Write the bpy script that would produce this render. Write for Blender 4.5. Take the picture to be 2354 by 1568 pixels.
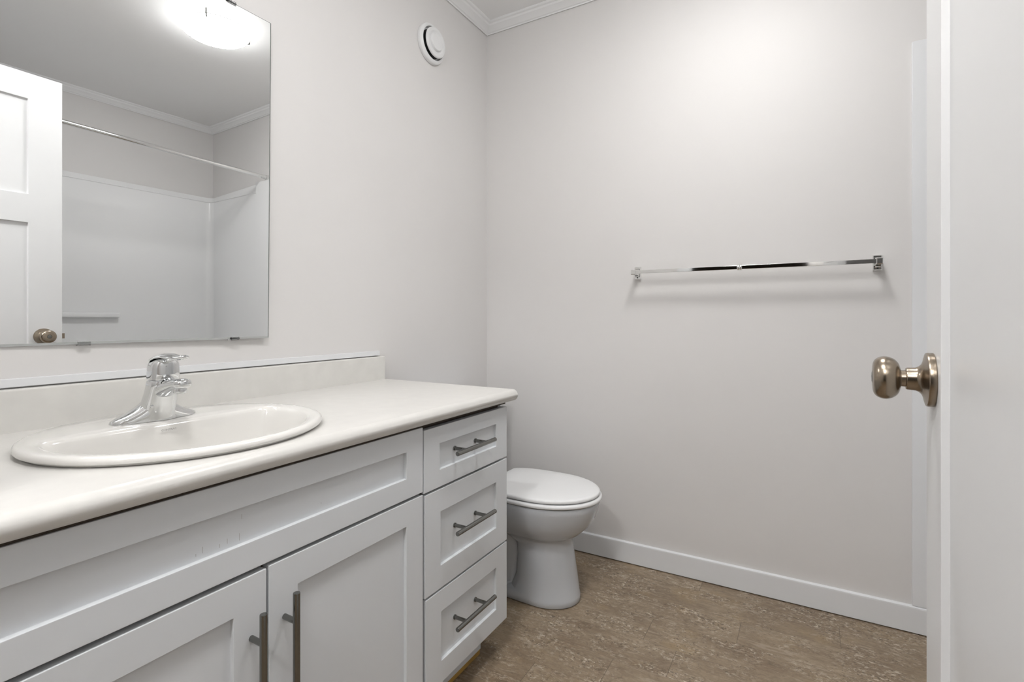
import bpy, bmesh, math, random
from mathutils import Vector, Matrix
PI = math.pi
for o in list(bpy.data.objects):
    bpy.data.objects.remove(o, do_unlink=True)
S = bpy.context.scene
COL = S.collection

# ------------------------------------------------------------------ camera
cam_d = bpy.data.cameras.new('camera')
cam_d.sensor_width = 36.0
cam_d.lens = 17.912
cam_d.shift_y = -0.02233
cam_d.clip_start = 0.01
cam = bpy.data.objects.new('camera', cam_d)
cam.location = (1.3253, -2.0525, 1.0041)
cam.rotation_euler = (PI / 2, 0, math.radians(30.04))
COL.objects.link(cam)
S.camera = cam

# ------------------------------------------------------------------ world, light levels, exposure
W = bpy.data.worlds.new('world')
S.world = W
W.use_nodes = True
W.node_tree.nodes['Background'].inputs[0].default_value = (0.9, 0.95, 1.0, 1)
W.node_tree.nodes['Background'].inputs[1].default_value = 0.05
S.view_settings.view_transform = 'Standard'
S.view_settings.look = 'None'
S.view_settings.exposure = 1.35
S.view_settings.gamma = 1.0
S.view_settings.use_curve_mapping = False
LAMP_STRENGTH = 18.2       # glass dome of the bathroom ceiling lamp
HALL_FILL = 40.0       # added hallway fill lamp, unseen behind the camera
ENTRY_FILL = 32.0      # added fill just inside the doorway, in place of bounced flash


# ------------------------------------------------------------------ materials
def new_mat(name):
    m = bpy.data.materials.new(name)
    m.use_nodes = True
    return m, m.node_tree.nodes, m.node_tree.links, m.node_tree.nodes['Principled BSDF']


def mat(name, col, rough=0.5, metal=0.0, coat=0.0, var=0.0, vscale=8.0, bump=0.0, bscale=300.0, spec=0.5):
    m, N, L, B = new_mat(name)
    B.inputs['Base Color'].default_value = (*col, 1)
    B.inputs['Roughness'].default_value = rough
    B.inputs['Metallic'].default_value = metal
    B.inputs['Coat Weight'].default_value = coat
    B.inputs['Coat Roughness'].default_value = 0.05
    B.inputs['Specular IOR Level'].default_value = spec
    geo = N.new('ShaderNodeNewGeometry')
    if var > 0:
        nz = N.new('ShaderNodeTexNoise')
        nz.inputs['Scale'].default_value = vscale
        nz.inputs['Detail'].default_value = 6
        L.new(geo.outputs['Position'], nz.inputs['Vector'])
        r = N.new('ShaderNodeValToRGB')
        r.color_ramp.elements[0].position = 0.3
        r.color_ramp.elements[1].position = 0.7
        r.color_ramp.elements[0].color = (*[c * (1 - var) for c in col], 1)
        r.color_ramp.elements[1].color = (*[min(1, c * (1 + var)) for c in col], 1)
        L.new(nz.outputs['Fac'], r.inputs['Fac'])
        L.new(r.outputs['Color'], B.inputs['Base Color'])
    if bump > 0:
        n2 = N.new('ShaderNodeTexNoise')
        n2.inputs['Scale'].default_value = bscale
        n2.inputs['Detail'].default_value = 3
        L.new(geo.outputs['Position'], n2.inputs['Vector'])
        b = N.new('ShaderNodeBump')
        b.inputs['Strength'].default_value = bump
        b.inputs['Distance'].default_value = 0.001
        L.new(n2.outputs['Fac'], b.inputs['Height'])
        L.new(b.outputs['Normal'], B.inputs['Normal'])
    return m


def emit_mat(name, col, strength):
    m, N, L, B = new_mat(name)
    B.inputs['Base Color'].default_value = (0.9, 0.9, 0.9, 1)
    B.inputs['Roughness'].default_value = 0.2
    B.inputs['Emission Color'].default_value = (*col, 1)
    B.inputs['Emission Strength'].default_value = strength
    return m


def floor_mat():
    m, N, L, B = new_mat('travertine_vinyl')
    geo = N.new('ShaderNodeNewGeometry')
    sep = N.new('ShaderNodeSeparateXYZ')
    L.new(geo.outputs['Position'], sep.inputs[0])

    def math_(op, a, b=None, c=None):
        n = N.new('ShaderNodeMath')
        n.operation = op
        for i, v in enumerate((a, b, c)):
            if v is None:
                continue
            if isinstance(v, (int, float)):
                n.inputs[i].default_value = v
            else:
                L.new(v, n.inputs[i])
        return n.outputs[0]
    PW, PL = 0.1295, 0.683
    ry = math_('DIVIDE', math_('ADD', math_('MULTIPLY', sep.outputs[1], -1.0), -0.085), PW)
    row = math_('FLOOR', ry)
    fy = math_('SUBTRACT', ry, row)
    # stagger of the rows, as laid
    offs = [0.10, 0.62, 0.05, 0.455, 0.25, 0.302, 0.149, 0.64, 0.40, 0.2, 0.55, 0.1, 0.35, 0.6, 0.05, 0.45]
    offs = [0.30, 0.05, 0.455, 0.20, 0.302, 0.149, 0.64, 0.40, 0.2, 0.55, 0.1, 0.35, 0.6, 0.05, 0.45, 0.2]
    ramp = N.new('ShaderNodeValToRGB')
    cr = ramp.color_ramp
    cr.interpolation = 'CONSTANT'
    while len(cr.elements) < 16:
        cr.elements.new(0.5)
    for i, e in enumerate(cr.elements):
        e.position = i / 16.0
    for i, e in enumerate(cr.elements):
        e.color = (offs[i], offs[i], offs[i], 1)
    L.new(math_('DIVIDE', math_('ADD', row, 1.5), 16.0), ramp.inputs['Fac'])
    rgb = N.new('ShaderNodeSeparateColor')
    L.new(ramp.outputs['Color'], rgb.inputs[0])
    ux = math_('DIVIDE', math_('SUBTRACT', sep.outputs[0], rgb.outputs[0]), PL)
    tile = math_('FLOOR', ux)
    fx = math_('SUBTRACT', ux, tile)
    # seam mask
    ey = math_('MULTIPLY', math_('MINIMUM', fy, math_('SUBTRACT', 1.0, fy)), PW)
    ex = math_('MULTIPLY', math_('MINIMUM', fx, math_('SUBTRACT', 1.0, fx)), PL)
    seam = math_('MAXIMUM', math_('LESS_THAN', ex, 0.0011), math_('MULTIPLY', math_('LESS_THAN', ey, 0.0008), 0.45))
    # per tile offset of the stone print
    wn = N.new('ShaderNodeTexWhiteNoise')
    wn.noise_dimensions = '2D'
    cv = N.new('ShaderNodeCombineXYZ')
    L.new(row, cv.inputs[0])
    L.new(tile, cv.inputs[1])
    L.new(cv.outputs[0], wn.inputs['Vector'])
    vm = N.new('ShaderNodeVectorMath')
    vm.operation = 'MULTIPLY_ADD'
    L.new(wn.outputs['Color'], vm.inputs[0])
    vm.inputs[1].default_value = (0.6, 0.6, 0.6)
    L.new(geo.outputs['Position'], vm.inputs[2])

    def noise(scale, stretch, detail, rough=0.6, dist=0.0):
        mp = N.new('ShaderNodeMapping')
        mp.inputs['Scale'].default_value = stretch
        L.new(vm.outputs[0], mp.inputs['Vector'])
        n = N.new('ShaderNodeTexNoise')
        n.inputs['Scale'].default_value = scale
        n.inputs['Detail'].default_value = detail
        n.inputs['Roughness'].default_value = rough
        n.inputs['Distortion'].default_value = dist
        L.new(mp.outputs[0], n.inputs['Vector'])
        return n.outputs['Fac']

    def ramp2(fac, p0, p1, c0, c1):
        r = N.new('ShaderNodeValToRGB')
        r.color_ramp.elements[0].position = p0
        r.color_ramp.elements[1].position = p1
        r.color_ramp.elements[0].color = (*c0, 1)
        r.color_ramp.elements[1].color = (*c1, 1)
        L.new(fac, r.inputs['Fac'])
        return r.outputs['Color']

    def mix(fac, a, b):
        x = N.new('ShaderNodeMix')
        x.data_type = 'RGBA'
        if isinstance(fac, float):
            x.inputs[0].default_value = fac
        else:
            L.new(fac, x.inputs[0])
        for s, v in ((6, a), (7, b)):
            if isinstance(v, tuple):
                x.inputs[s].default_value = (*v, 1)
            else:
                L.new(v, x.inputs[s])
        return x.outputs[2]
    base = ramp2(noise(9, (0.55, 1.1, 1), 6), 0.35, 0.68, (0.215, 0.158, 0.105), (0.325, 0.255, 0.180))
    streak = ramp2(noise(55, (0.42, 1.15, 1), 7, 0.72, 0.5), 0.36, 0.68, (0.78, 0.765, 0.74), (1.16, 1.15, 1.13))
    mul = N.new('ShaderNodeMix')
    mul.data_type = 'RGBA'
    mul.blend_type = 'MULTIPLY'
    mul.inputs[0].default_value = 1.0
    L.new(base, mul.inputs[6])
    L.new(streak, mul.inputs[7])
    c = mul.outputs[2]
    big = ramp2(noise(11, (0.6, 1.1, 1), 2), 0.42, 0.66, (0, 0, 0), (1, 1, 1))
    pale = ramp2(noise(110, (0.55, 1.0, 1), 5, 0.78, 0.5), 0.525, 0.60, (0, 0, 0), (1, 1, 1))
    dark = ramp2(noise(130, (0.75, 1.0, 1), 3, 0.75), 0.55, 0.62, (0, 0, 0), (1, 1, 1))
    ochre = ramp2(noise(7, (0.8, 1.2, 1), 3), 0.56, 0.70, (0, 0, 0), (1, 1, 1))
    c = mix(math_('MULTIPLY', ochre, 0.45), c, (0.33, 0.235, 0.125))
    pf = math_('MULTIPLY', math_('MULTIPLY', pale, math_('ADD', math_('MULTIPLY', big, 0.9), 0.08)), 0.88)
    c = mix(pf, c, (0.62, 0.54, 0.44))
    vein = ramp2(noise(34, (0.22, 1.5, 1), 5, 0.7, 0.9), 0.575, 0.64, (0, 0, 0), (1, 1, 1))
    c = mix(math_('MULTIPLY', vein, 0.35), c, (0.50, 0.42, 0.33))
    df = math_('MULTIPLY', math_('MULTIPLY', dark, math_('ADD', math_('MULTIPLY', big, 0.8), 0.2)), 0.9)
    c = mix(df, c, (0.085, 0.06, 0.04))
    c = mix(math_('MULTIPLY', seam, 0.6), c, (0.10, 0.075, 0.05))
    L.new(c, B.inputs['Base Color'])
    B.inputs['Roughness'].default_value = 0.42
    bp = N.new('ShaderNodeBump')
    bp.inputs['Strength'].default_value = 0.15
    bp.inputs['Distance'].default_value = 0.001
    L.new(math_('SUBTRACT', noise(60, (0.4, 1.2, 1), 4), seam), bp.inputs['Height'])
    L.new(bp.outputs['Normal'], B.inputs['Normal'])
    return m


M = dict(
    wall=mat('wall_paint', (0.738, 0.724, 0.714), 0.55, var=0.006, vscale=3, bump=0.04, bscale=220),
    ceil=mat('ceiling_paint', (0.90, 0.90, 0.90), 0.65, bump=0.05, bscale=180),
    trim=mat('trim_white', (0.785, 0.797, 0.812), 0.35, var=0.01, vscale=6),
    crown=mat('crown_white', (0.88, 0.885, 0.89), 0.35),
    floor=floor_mat(),
    cab=mat('cabinet_white', (0.69, 0.712, 0.735), 0.38, var=0.008, vscale=5),
    shade_dark=mat('shade_near_black', (0.045, 0.032, 0.02), 0.7),  # near-black colour stands in for shade in gaps and the unlit room
    wood=mat('raw_wood', (0.46, 0.28, 0.07), 0.7, var=0.15, vscale=30),
    counter=mat('laminate_offwhite', (0.665, 0.653, 0.628), 0.32, var=0.022, vscale=28),
    splash=mat('laminate_backsplash', (0.73, 0.72, 0.69), 0.32, var=0.035, vscale=22),
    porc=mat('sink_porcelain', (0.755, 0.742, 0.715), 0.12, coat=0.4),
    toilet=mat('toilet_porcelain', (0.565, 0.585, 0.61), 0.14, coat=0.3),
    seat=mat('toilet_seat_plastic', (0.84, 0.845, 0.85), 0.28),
    chrome=mat('chrome', (0.74, 0.75, 0.755), 0.04, 1.0),
    barchrome=mat('polished_chrome', (0.80, 0.80, 0.79), 0.05, 1.0),
    steel=mat('brushed_steel', (0.23, 0.23, 0.22), 0.17, 1.0),
    bronze=mat('antique_nickel', (0.33, 0.275, 0.215), 0.24, 1.0),
    mirror=mat('mirror_silver', (0.955, 0.965, 0.965), 0.0, 1.0),
    edge=mat('glass_edge', (0.16, 0.18, 0.175), 0.2),
    bevel=mat('glass_bevel', (0.50, 0.515, 0.51), 0.15),
    black=mat('black_gap', (0.012, 0.012, 0.012), 0.6),
    clip=mat('clear_plastic', (0.95, 0.95, 0.95), 0.08),
    vent=mat('vent_white', (0.82, 0.825, 0.83), 0.3),
    acrylic=mat('tub_acrylic', (0.87, 0.875, 0.88), 0.14, coat=0.3),
    door=mat('door_paint', (0.76, 0.765, 0.77), 0.38),
    ink=mat('grey_print', (0.36, 0.35, 0.34), 0.5),
    wear=mat('wear_grey', (0.46, 0.455, 0.45), 0.5),
    red=mat('indicator_red', (0.45, 0.05, 0.04), 0.4),
    dome=emit_mat('lamp_glass', (1.0, 0.992, 0.98), LAMP_STRENGTH),
    dome_top=emit_mat('lamp_glass_inside', (1.0, 0.992, 0.98), 0.10 * LAMP_STRENGTH),
    entry_fill_dome=emit_mat('entry_fill_glow', (1.0, 0.992, 0.98), ENTRY_FILL),
    hall_fill_dome=emit_mat('hall_fill_glow', (1.0, 0.992, 0.98), HALL_FILL),
    rubber=mat('dark_rubber', (0.05, 0.05, 0.05), 0.6),
)


M['clip'].node_tree.nodes['Principled BSDF'].inputs['Transmission Weight'].default_value = 1.0


# ------------------------------------------------------------------ mesh helpers
def box(bm, x0, x1, y0, y1, z0, z1, bev=0.0, seg=2):
    t = bmesh.new()
    v = [t.verts.new(p) for p in ((x0, y0, z0), (x1, y0, z0), (x1, y1, z0), (x0, y1, z0),
                                  (x0, y0, z1), (x1, y0, z1), (x1, y1, z1), (x0, y1, z1))]
    for f in ((3, 2, 1, 0), (4, 5, 6, 7), (0, 1, 5, 4), (1, 2, 6, 5), (2, 3, 7, 6), (3, 0, 4, 7)):
        t.faces.new([v[i] for i in f])
    if bev > 0:
        bmesh.ops.bevel(t, geom=t.edges[:], offset=bev, segments=seg, profile=0.5, affect='EDGES')
    merge(bm, t)


def merge(bm, t):
    me = bpy.data.meshes.new('tmp')
    t.to_mesh(me)
    t.free()
    bm.from_mesh(me)
    bpy.data.meshes.remove(me)


def loft(bm, rings, cap0=True, cap1=True, closed=True):
    vs = [[bm.verts.new(p) for p in r] for r in rings]
    n = len(rings[0])
    for a, b in zip(vs[:-1], vs[1:]):
        for i in range(n if closed else n - 1):
            j = (i + 1) % n
            bm.faces.new((a[i], a[j], b[j], b[i]))
    if cap0:
        bm.faces.new(list(reversed(vs[0])))
    if cap1:
        bm.faces.new(vs[-1])


def lathe(bm, prof, origin, axis='z', n=48, cap0=True, cap1=True):
    """prof: list of (radius, distance along the axis)."""
    ox, oy, oz = origin
    rings = []
    for r, d in prof:
        ring = []
        for k in range(n):
            a = 2 * PI * k / n
            c, s = r * math.cos(a), r * math.sin(a)
            if axis == 'z':
                p = (ox + c, oy + s, oz + d)
            elif axis == 'x':
                p = (ox + d, oy + c, oz + s)
            elif axis == '-x':
                p = (ox - d, oy + c, oz + s)
            elif axis == 'y':
                p = (ox + c, oy + d, oz + s)
            else:
                p = (ox + c, oy - d, oz + s)
            ring.append(p)
        rings.append(ring)
    loft(bm, rings, cap0, cap1)


def smooth_prof(P, n):
    out = []
    for i in range(len(P) - 1):
        p0, p1, p2, p3 = P[max(i - 1, 0)], P[i], P[i + 1], P[min(i + 2, len(P) - 1)]
        for k in range(n):
            t = k / n
            out.append(tuple(0.5 * (2 * p1[j] + (p2[j] - p0[j]) * t + (2 * p0[j] - 5 * p1[j] + 4 * p2[j] - p3[j]) * t * t + (3 * p1[j] - p0[j] - 3 * p2[j] + p3[j]) * t ** 3) for j in (0, 1)))
    out.append(P[-1])
    return out


def cyl(bm, p0, p1, r, n=24, bev=0.0):
    p0, p1 = Vector(p0), Vector(p1)
    d = (p1 - p0)
    ln = d.length
    d.normalize()
    q = d.to_track_quat('Z', 'Y')
    prof = [(r, 0), (r, ln)] if bev <= 0 else [(r - bev, 0), (r - bev * .3, bev * .3), (r, bev), (r, ln - bev), (r - bev * .3, ln - bev * .3), (r - bev, ln)]
    rings = []
    for rr, dd in prof:
        rings.append([p0 + q @ Vector((rr * math.cos(2 * PI * k / n), rr * math.sin(2 * PI * k / n), dd)) for k in range(n)])
    loft(bm, rings)


def prism(bm, pts, axis, a, b):
    """extrude a closed 2-D outline along an axis: 'y' -> pts are (x,z); 'x' -> (y,z); 'z' -> (x,y)"""
    def P(p, t):
        return {'y': (p[0], t, p[1]), 'x': (t, p[0], p[1]), 'z': (p[0], p[1], t)}[axis]
    loft(bm, [[P(p, a) for p in pts], [P(p, b) for p in pts]])


def grid_front(bm, us, vs, rec, T, depth, to3, bev=0.0015):
    """slab whose front is a grid of cells; cells in rec are recessed panels. to3(u,v,w) -> point"""
    t = bmesh.new()
    cache = {}

    def V(u, v, w):
        k = (round(u, 6), round(v, 6), round(w, 6))
        if k not in cache:
            cache[k] = t.verts.new(to3(u, v, w))
        return cache[k]
    nu, nv = len(us) - 1, len(vs) - 1

    def H(i, j):
        if i < 0 or j < 0 or i >= nu or j >= nv:
            return 0.0
        return T - depth if (i, j) in rec else T
    for i in range(nu):
        for j in range(nv):
            h = H(i, j)
            t.faces.new((V(us[i], vs[j], h), V(us[i + 1], vs[j], h), V(us[i + 1], vs[j + 1], h), V(us[i], vs[j + 1], h)))
            t.faces.new((V(us[i], vs[j + 1], 0), V(us[i + 1], vs[j + 1], 0), V(us[i + 1], vs[j], 0), V(us[i], vs[j], 0)))
    for i in range(nu + 1):
        for j in range(nv):
            a, b = H(i - 1, j), H(i, j)
            if abs(a - b) > 1e-6:
                t.faces.new((V(us[i], vs[j], a), V(us[i], vs[j], b), V(us[i], vs[j + 1], b), V(us[i], vs[j + 1], a)))
    for j in range(nv + 1):
        for i in range(nu):
            a, b = H(i, j - 1), H(i, j)
            if abs(a - b) > 1e-6:
                t.faces.new((V(us[i], vs[j], a), V(us[i + 1], vs[j], a), V(us[i + 1], vs[j], b), V(us[i], vs[j], b)))
    bmesh.ops.recalc_face_normals(t, faces=t.faces[:])
    if bev > 0:
        es = [e for e in t.edges if len(e.link_faces) == 2 and e.calc_face_angle(0) > 0.6]
        bmesh.ops.bevel(t, geom=es, offset=bev, segments=2, profile=0.5, affect='EDGES')
    merge(bm, t)


def place(o, origin, parent):
    if parent is not None:
        o.parent = parent
    else:
        o.location = origin


ORIG = {}


def mesh(name, bm, m, parent=None, origin=(0, 0, 0), smooth=40):
    """bm is in world coordinates; it becomes ONE object, under parent or at top level with its origin at `origin`."""
    if parent is not None:
        origin = ORIG[parent.name]
    bmesh.ops.recalc_face_normals(bm, faces=bm.faces[:])
    bmesh.ops.translate(bm, vec=-Vector(origin), verts=bm.verts[:])
    me = bpy.data.meshes.new(name)
    bm.to_mesh(me)
    bm.free()
    for mm in (m if isinstance(m, (list, tuple)) else [m]):
        me.materials.append(mm)
    if smooth:
        for p in me.polygons:
            p.use_smooth = True
        me.set_sharp_from_angle(angle=math.radians(smooth))
    o = bpy.data.objects.new(name, me)
    COL.objects.link(o)
    if smooth and smooth <= 40:
        wm = o.modifiers.new('weighted', 'WEIGHTED_NORMAL')
        wm.keep_sharp = True
        wm.weight = 90
    place(o, origin, parent)
    ORIG[o.name] = tuple(origin)
    return o


def tag(o, label=None, cat=None, group=None, kind=None):
    for k, v in (('label', label), ('category', cat), ('group', group), ('kind', kind)):
        if v:
            o[k] = v
    return o


def thing(name, label, cat, loc, group=None, kind=None):
    o = bpy.data.objects.new(name, None)
    o.empty_display_size = 0.05
    o.location = loc
    COL.objects.link(o)
    ORIG[o.name] = tuple(loc)
    return tag(o, label, cat, group, kind)


def struct(name, bm, m, label, cat, smooth=30):
    return tag(mesh(name, bm, m, smooth=smooth), label, cat, kind='structure')


def nb():
    return bmesh.new()


# ------------------------------------------------------------------ room shell
CEIL = 2.390
YN = -2.090          # inner face of the wall with the doorway
XR = 2.545           # wall behind the tub
b = nb(); box(b, -0.6, XR + .1, -5.4, 0.1, -0.06, 0.0)
struct('floor', b, M['floor'], 'brown travertine-look vinyl plank floor with pale and dark flecks', 'floor')
b = nb(); box(b, -0.6, XR + .1, -5.4, 0.1, CEIL, CEIL + .06)
struct('ceiling', b, M['ceil'], 'flat white painted ceiling', 'ceiling')
b = nb(); box(b, -0.1, 0.0, YN, 0.1, 0.0, CEIL)
struct('wall_left', b, M['wall'], 'pale warm grey wall behind the mirror and vanity', 'wall')
b = nb(); box(b, 0.0, XR, 0.0, 0.1, 0.0, CEIL)
struct('wall_back', b, M['wall'], 'pale warm grey far wall with the towel bar', 'wall')
b = nb(); box(b, XR, XR + .1, YN - .1, 0.1, 0.0, CEIL)
struct('wall_right', b, M['wall'], 'pale warm grey wall above the tub surround', 'wall')
b = nb()
box(b, 0.0, 0.54, YN - .1, YN, 0, CEIL)
box(b, 1.466, XR, YN - .1, YN, 0, CEIL)
box(b, 0.54, 1.466, YN - .1, YN, 2.03, CEIL)
struct('wall_front', b, M['wall'], 'wall holding the open doorway, opposite the towel bar wall', 'wall')
b = nb(); box(b, 1.70, XR, -1.66, -1.56, 0, CEIL)
struct('wall_tub_end', b, M['wall'], 'short wall closing the near end of the tub alcove', 'wall')
# hallway outside the doorway, with an unlit room across it
YH = -3.35
b = nb()
box(b, -0.6, 0.28, YH - .1, YH, 0, CEIL)
box(b, 1.34, XR + .1, YH - .1, YH, 0, CEIL)
box(b, 0.28, 1.34, YH - .1, YH, 2.03, CEIL)
struct('wall_hall', b, M['wall'], 'hallway wall with a dark doorway opposite the bathroom', 'wall')
b = nb()
box(b, -0.7, -0.6, -5.4, YN - .1, 0, CEIL)
struct('wall_hall_left', b, M['wall'], 'left end wall of the hallway', 'wall')
b = nb(); box(b, XR + .1, XR + .2, -5.4, -2.0, 0, CEIL)
struct('wall_hall_right', b, M['wall'], 'right end wall of the hallway', 'wall')
b = nb(); box(b, -0.6, 0.0, YN - .1, YN, 0, CEIL)
struct('wall_hall_side', b, M['wall'], 'hallway wall beyond the vanity end', 'wall')
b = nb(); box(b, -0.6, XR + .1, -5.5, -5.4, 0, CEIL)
struct('wall_far_room', b, M['shade_dark'], 'far wall of the unlit room across the hallway, its darkness put into the colour', 'wall')  # missing light is put into the wall's near-black colour

# crown moulding: profile (projection from wall, height below the ceiling)
CR = [(0.0016, 0.0345), (0.0022, 0.036), (0.005, 0.036), (0.007, 0.032), (0.013, 0.030), (0.017, 0.026), (0.026, 0.019),
      (0.036, 0.014), (0.041, 0.008), (0.049, 0.006), (0.054, 0.002), (0.054, 0.0), (0.0, 0.0)]


def crown(name, axis, wall, sgn, a, bb, ma, mb, label):
    """axis: direction of the run; wall: coordinate of the wall plane; sgn: side the room is on; ma/mb mitre at the ends"""
    bm = nb()
    r0, r1 = [], []
    for p, h in CR:
        q = wall + sgn * p
        s, e = a + ma * p, bb - mb * p
        z = CEIL - h
        if axis == 'y':
            r0.append((q, s, z)); r1.append((q, e, z))
        else:
            r0.append((s, q, z)); r1.append((e, q, z))
    loft(bm, [r0, r1])
    struct(name, bm, M['crown'], label, 'crown moulding', smooth=20)


crown('trim_1', 'y', 0.0, 1, YN, 0.0, 1, 1, 'white crown moulding over the mirror wall')
crown('trim_2', 'x', 0.0, -1, 0.0, XR, 1, 1, 'white crown moulding over the towel bar wall')
crown('trim_3', 'y', XR, -1, -1.56, 0.0, 0, 1, 'white crown moulding over the back of the tub')
crown('trim_4', 'x', YN, 1, 0.0, XR, 1, 0, 'white crown moulding over the doorway wall')

# baseboard on the far wall: flat board with an eased top
b = nb()
prism(b, [(0, 0.004), (-0.012, 0.004), (-0.012, 0.078), (-0.0105, 0.084), (-0.006, 0.0865), (0, 0.087)], 'x', 0.0, 1.75)
struct('baseboard_back', b, M['trim'], 'white baseboard along the far wall under the towel bar', 'baseboard', smooth=25)
b = nb(); box(b, 0.0, 0.012, -0.70, -0.012, 0.004, 0.086, 0.002)
struct('baseboard_left', b, M['trim'], 'white baseboard behind the toilet', 'baseboard')
# white board covering the tub flange on the far wall
b = nb()
box(b, 1.6165, 1.735, -0.008, 0.0, 0.0875, 1.8853, 0.0015)
struct('trim_5', b, M['trim'], 'tall white trim board on far wall beside the open door', 'trim board')
# strip over the backsplash
b = nb(); box(b, 0.0, 0.010, -1.99, -0.7170, 0.8712, 0.8880, 0.002)
struct('trim_6', b, M['trim'], 'thin white trim strip on the wall just above the backsplash', 'trim strip')
# doorway jamb and casing
b = nb()
box(b, 0.54, 0.555, YN - .1, YN, 0, 2.03)
box(b, 0.555, 1.466, YN - .1, YN, 2.012, 2.03)
struct('trim_7', b, M['trim'], 'white jamb lining of the doorway', 'door jamb')
b = nb()
box(b, 0.47, 0.540, YN, YN + .012, 0, 2.10, 0.002)
box(b, 0.54, 1.46, YN, YN + .012, 2.03, 2.10, 0.002)
struct('trim_8', b, M['trim'], 'white casing around the doorway', 'door casing')

# ------------------------------------------------------------------ the open door
DX, DY0 = 1.4640, -1.1855
DW = 0.90
door = tag(thing('door_1', 'white two-panel door standing open on the right', 'door', (DX + .0175, DY0 - DW, 0.0)), kind='structure')
us = [0, 0.1110, DW - 0.111, DW]
vz = [0.012, 0.24, 1.395, 1.513, 1.902, 2.008]
b = nb()
grid_front(b, us, vz, {(1, 1), (1, 3)}, 0.0175, 0.009, lambda u, v, w: (DX + .0175 - w, DY0 - u, v), 0.0022)
grid_front(b, us, vz, {(1, 1), (1, 3)}, 0.0175, 0.009, lambda u, v, w: (DX + .0175 + w, DY0 - u, v), 0.0022)
mesh('door_leaf', b, M['door'], door, smooth=25)
KY, KZ = -1.2480, 0.9278


def knob_set(sx, x0, keyed):
    ax = '-x' if sx < 0 else 'x'
    b = nb()
    lathe(b, [(0.0325, 0), (0.0334, 0.001), (0.0334, 0.0060), (0.0325, 0.0078), (0.029, 0.0088), (0.0240, 0.0098), (0.0190, 0.0118),
              (0.0160, 0.0145), (0.0143, 0.0180), (0.0139, 0.0262), (0.0130, 0.0276), (0.0104, 0.0280), (0.0100, 0.0340)], (x0, KY, KZ), ax, 64)
    ro = mesh('knob_rose', b, M['bronze'], door, smooth=35)
    b = nb()
    prof = [(0.0098, 0.0322), (0.0140, 0.0332), (0.0195, 0.0352), (0.0237, 0.0388), (0.0262, 0.0432), (0.0273, 0.0480), (0.0268, 0.0525),
            (0.0250, 0.0567), (0.0222, 0.0596), (0.0185, 0.0613), (0.0135, 0.0620), (0.0085, 0.0622), (0.0078, 0.0612), (0.0002, 0.0612)]
    lathe(b, smooth_prof(prof[:12], 5) + prof[12:], (x0, KY, KZ), ax, 64)
    kn = mesh('door_knob', b, M['bronze'], door, smooth=40)
    b = nb()
    lathe(b, [(0.0070, 0.0605), (0.0070, 0.0624), (0.0055, 0.0630), (0.0025, 0.0630), (0.0022, 0.0618), (0.0002, 0.0618)], (x0, KY, KZ), ax, 32)
    tag(mesh('lock_button', b, M['steel'], kn), 'round lock button in the middle of the knob')


knob_set(-1, DX, True)
knob_set(1, DX + .035, False)
b = nb()
box(b, DX + .006, DX + .029, DY0 - .001, DY0 + .0015, KZ - .028, KZ + .028, 0.0006)
lp = mesh('latch_plate', b, M['bronze'], door)
b = nb()
prism(b, [(DX + .011, DY0 + .0015), (DX + .024, DY0 + .0015), (DX + .024, DY0 + .004), (DX + .013, DY0 + .012), (DX + .011, DY0 + .012)], 'z', KZ - .011, KZ + .011)
mesh('latch_bolt', b, M['bronze'], lp)
for hz in (0.25, 1.02, 1.80):
    b = nb()
    cyl(b, (DX - .004, DY0 - DW - .003, hz - .045), (DX - .004, DY0 - DW - .003, hz + .045), 0.006, 16, 0.0015)
    box(b, DX - .001, DX + .001, DY0 - DW, DY0 - DW + .03, hz - .044, hz + .044)
    mesh('hinge', b, M['bronze'], door)

# the leaf stands a little past square: swing it about its latch edge
SW = math.radians(-2.6)
lv = Vector((DX + .0175, DY0, 0))
door.location = lv + Matrix.Rotation(SW, 3, 'Z') @ (Vector(door.location) - lv)
door.rotation_euler.z = SW

# ------------------------------------------------------------------ vanity cabinet
VY0, VY1 = -0.7260, -1.930        # right and left ends
FX = 0.540                        # plane of the drawer faces
van = thing('vanity_cabinet', 'white shaker vanity cabinet with two doors and three drawers under the sink', 'cabinet', (0.27, -1.33, 0.0))
b = nb()
box(b, 0.0015, 0.518, VY0 - .018, VY0, 0.092, 0.7475)          # end panels
box(b, 0.0015, 0.518, VY1, VY1 + .018, 0.092, 0.7475)
box(b, 0.0015, 0.518, VY1 + .018, VY0 - .018, 0.092, 0.110)    # floor of the cabinet
box(b, 0.0015, 0.010, VY1 + .018, VY0 - .018, 0.110, 0.7475)   # back
box(b, 0.010, 0.500, -1.118, -1.100, 0.110, 0.7475)            # partition
mesh('carcass', b, M['cab'], van)
b = nb()
box(b, 0.5130, 0.5205, VY1 + .02, VY0 - .0215, 0.6900, 0.7440)
box(b, 0.503, 0.5205, VY1 + .02, VY0 - .0215, 0.111, 0.130)
box(b, 0.503, 0.5205, -1.135, -1.085, 0.130, 0.705)
box(b, 0.503, 0.5205, VY1 + .02, -1.135, 0.565, 0.605)
box(b, 0.503, 0.5205, -1.085, VY0 - .0215, 0.560, 0.600)
box(b, 0.503, 0.5205, -1.085, VY0 - .0215, 0.310, 0.350)
box(b, 0.503, 0.5205, -1.535, -1.495, 0.130, 0.565)
tag(mesh('face_frame', b, M['shade_dark'], van), 'frame coloured near-black for the shade in the gaps between the fronts')  # frame darkened so the gaps between the fronts look shaded
b = nb()
box(b, 0.464, 0.482, VY1 + .002, -0.781, 0.0165, 0.0918, 0.001)
mesh('toe_kick', b, M['cab'], van)
b = nb()
box(b, 0.05, 0.4635, -0.803, -0.783, 0.001, 0.0915)
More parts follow.
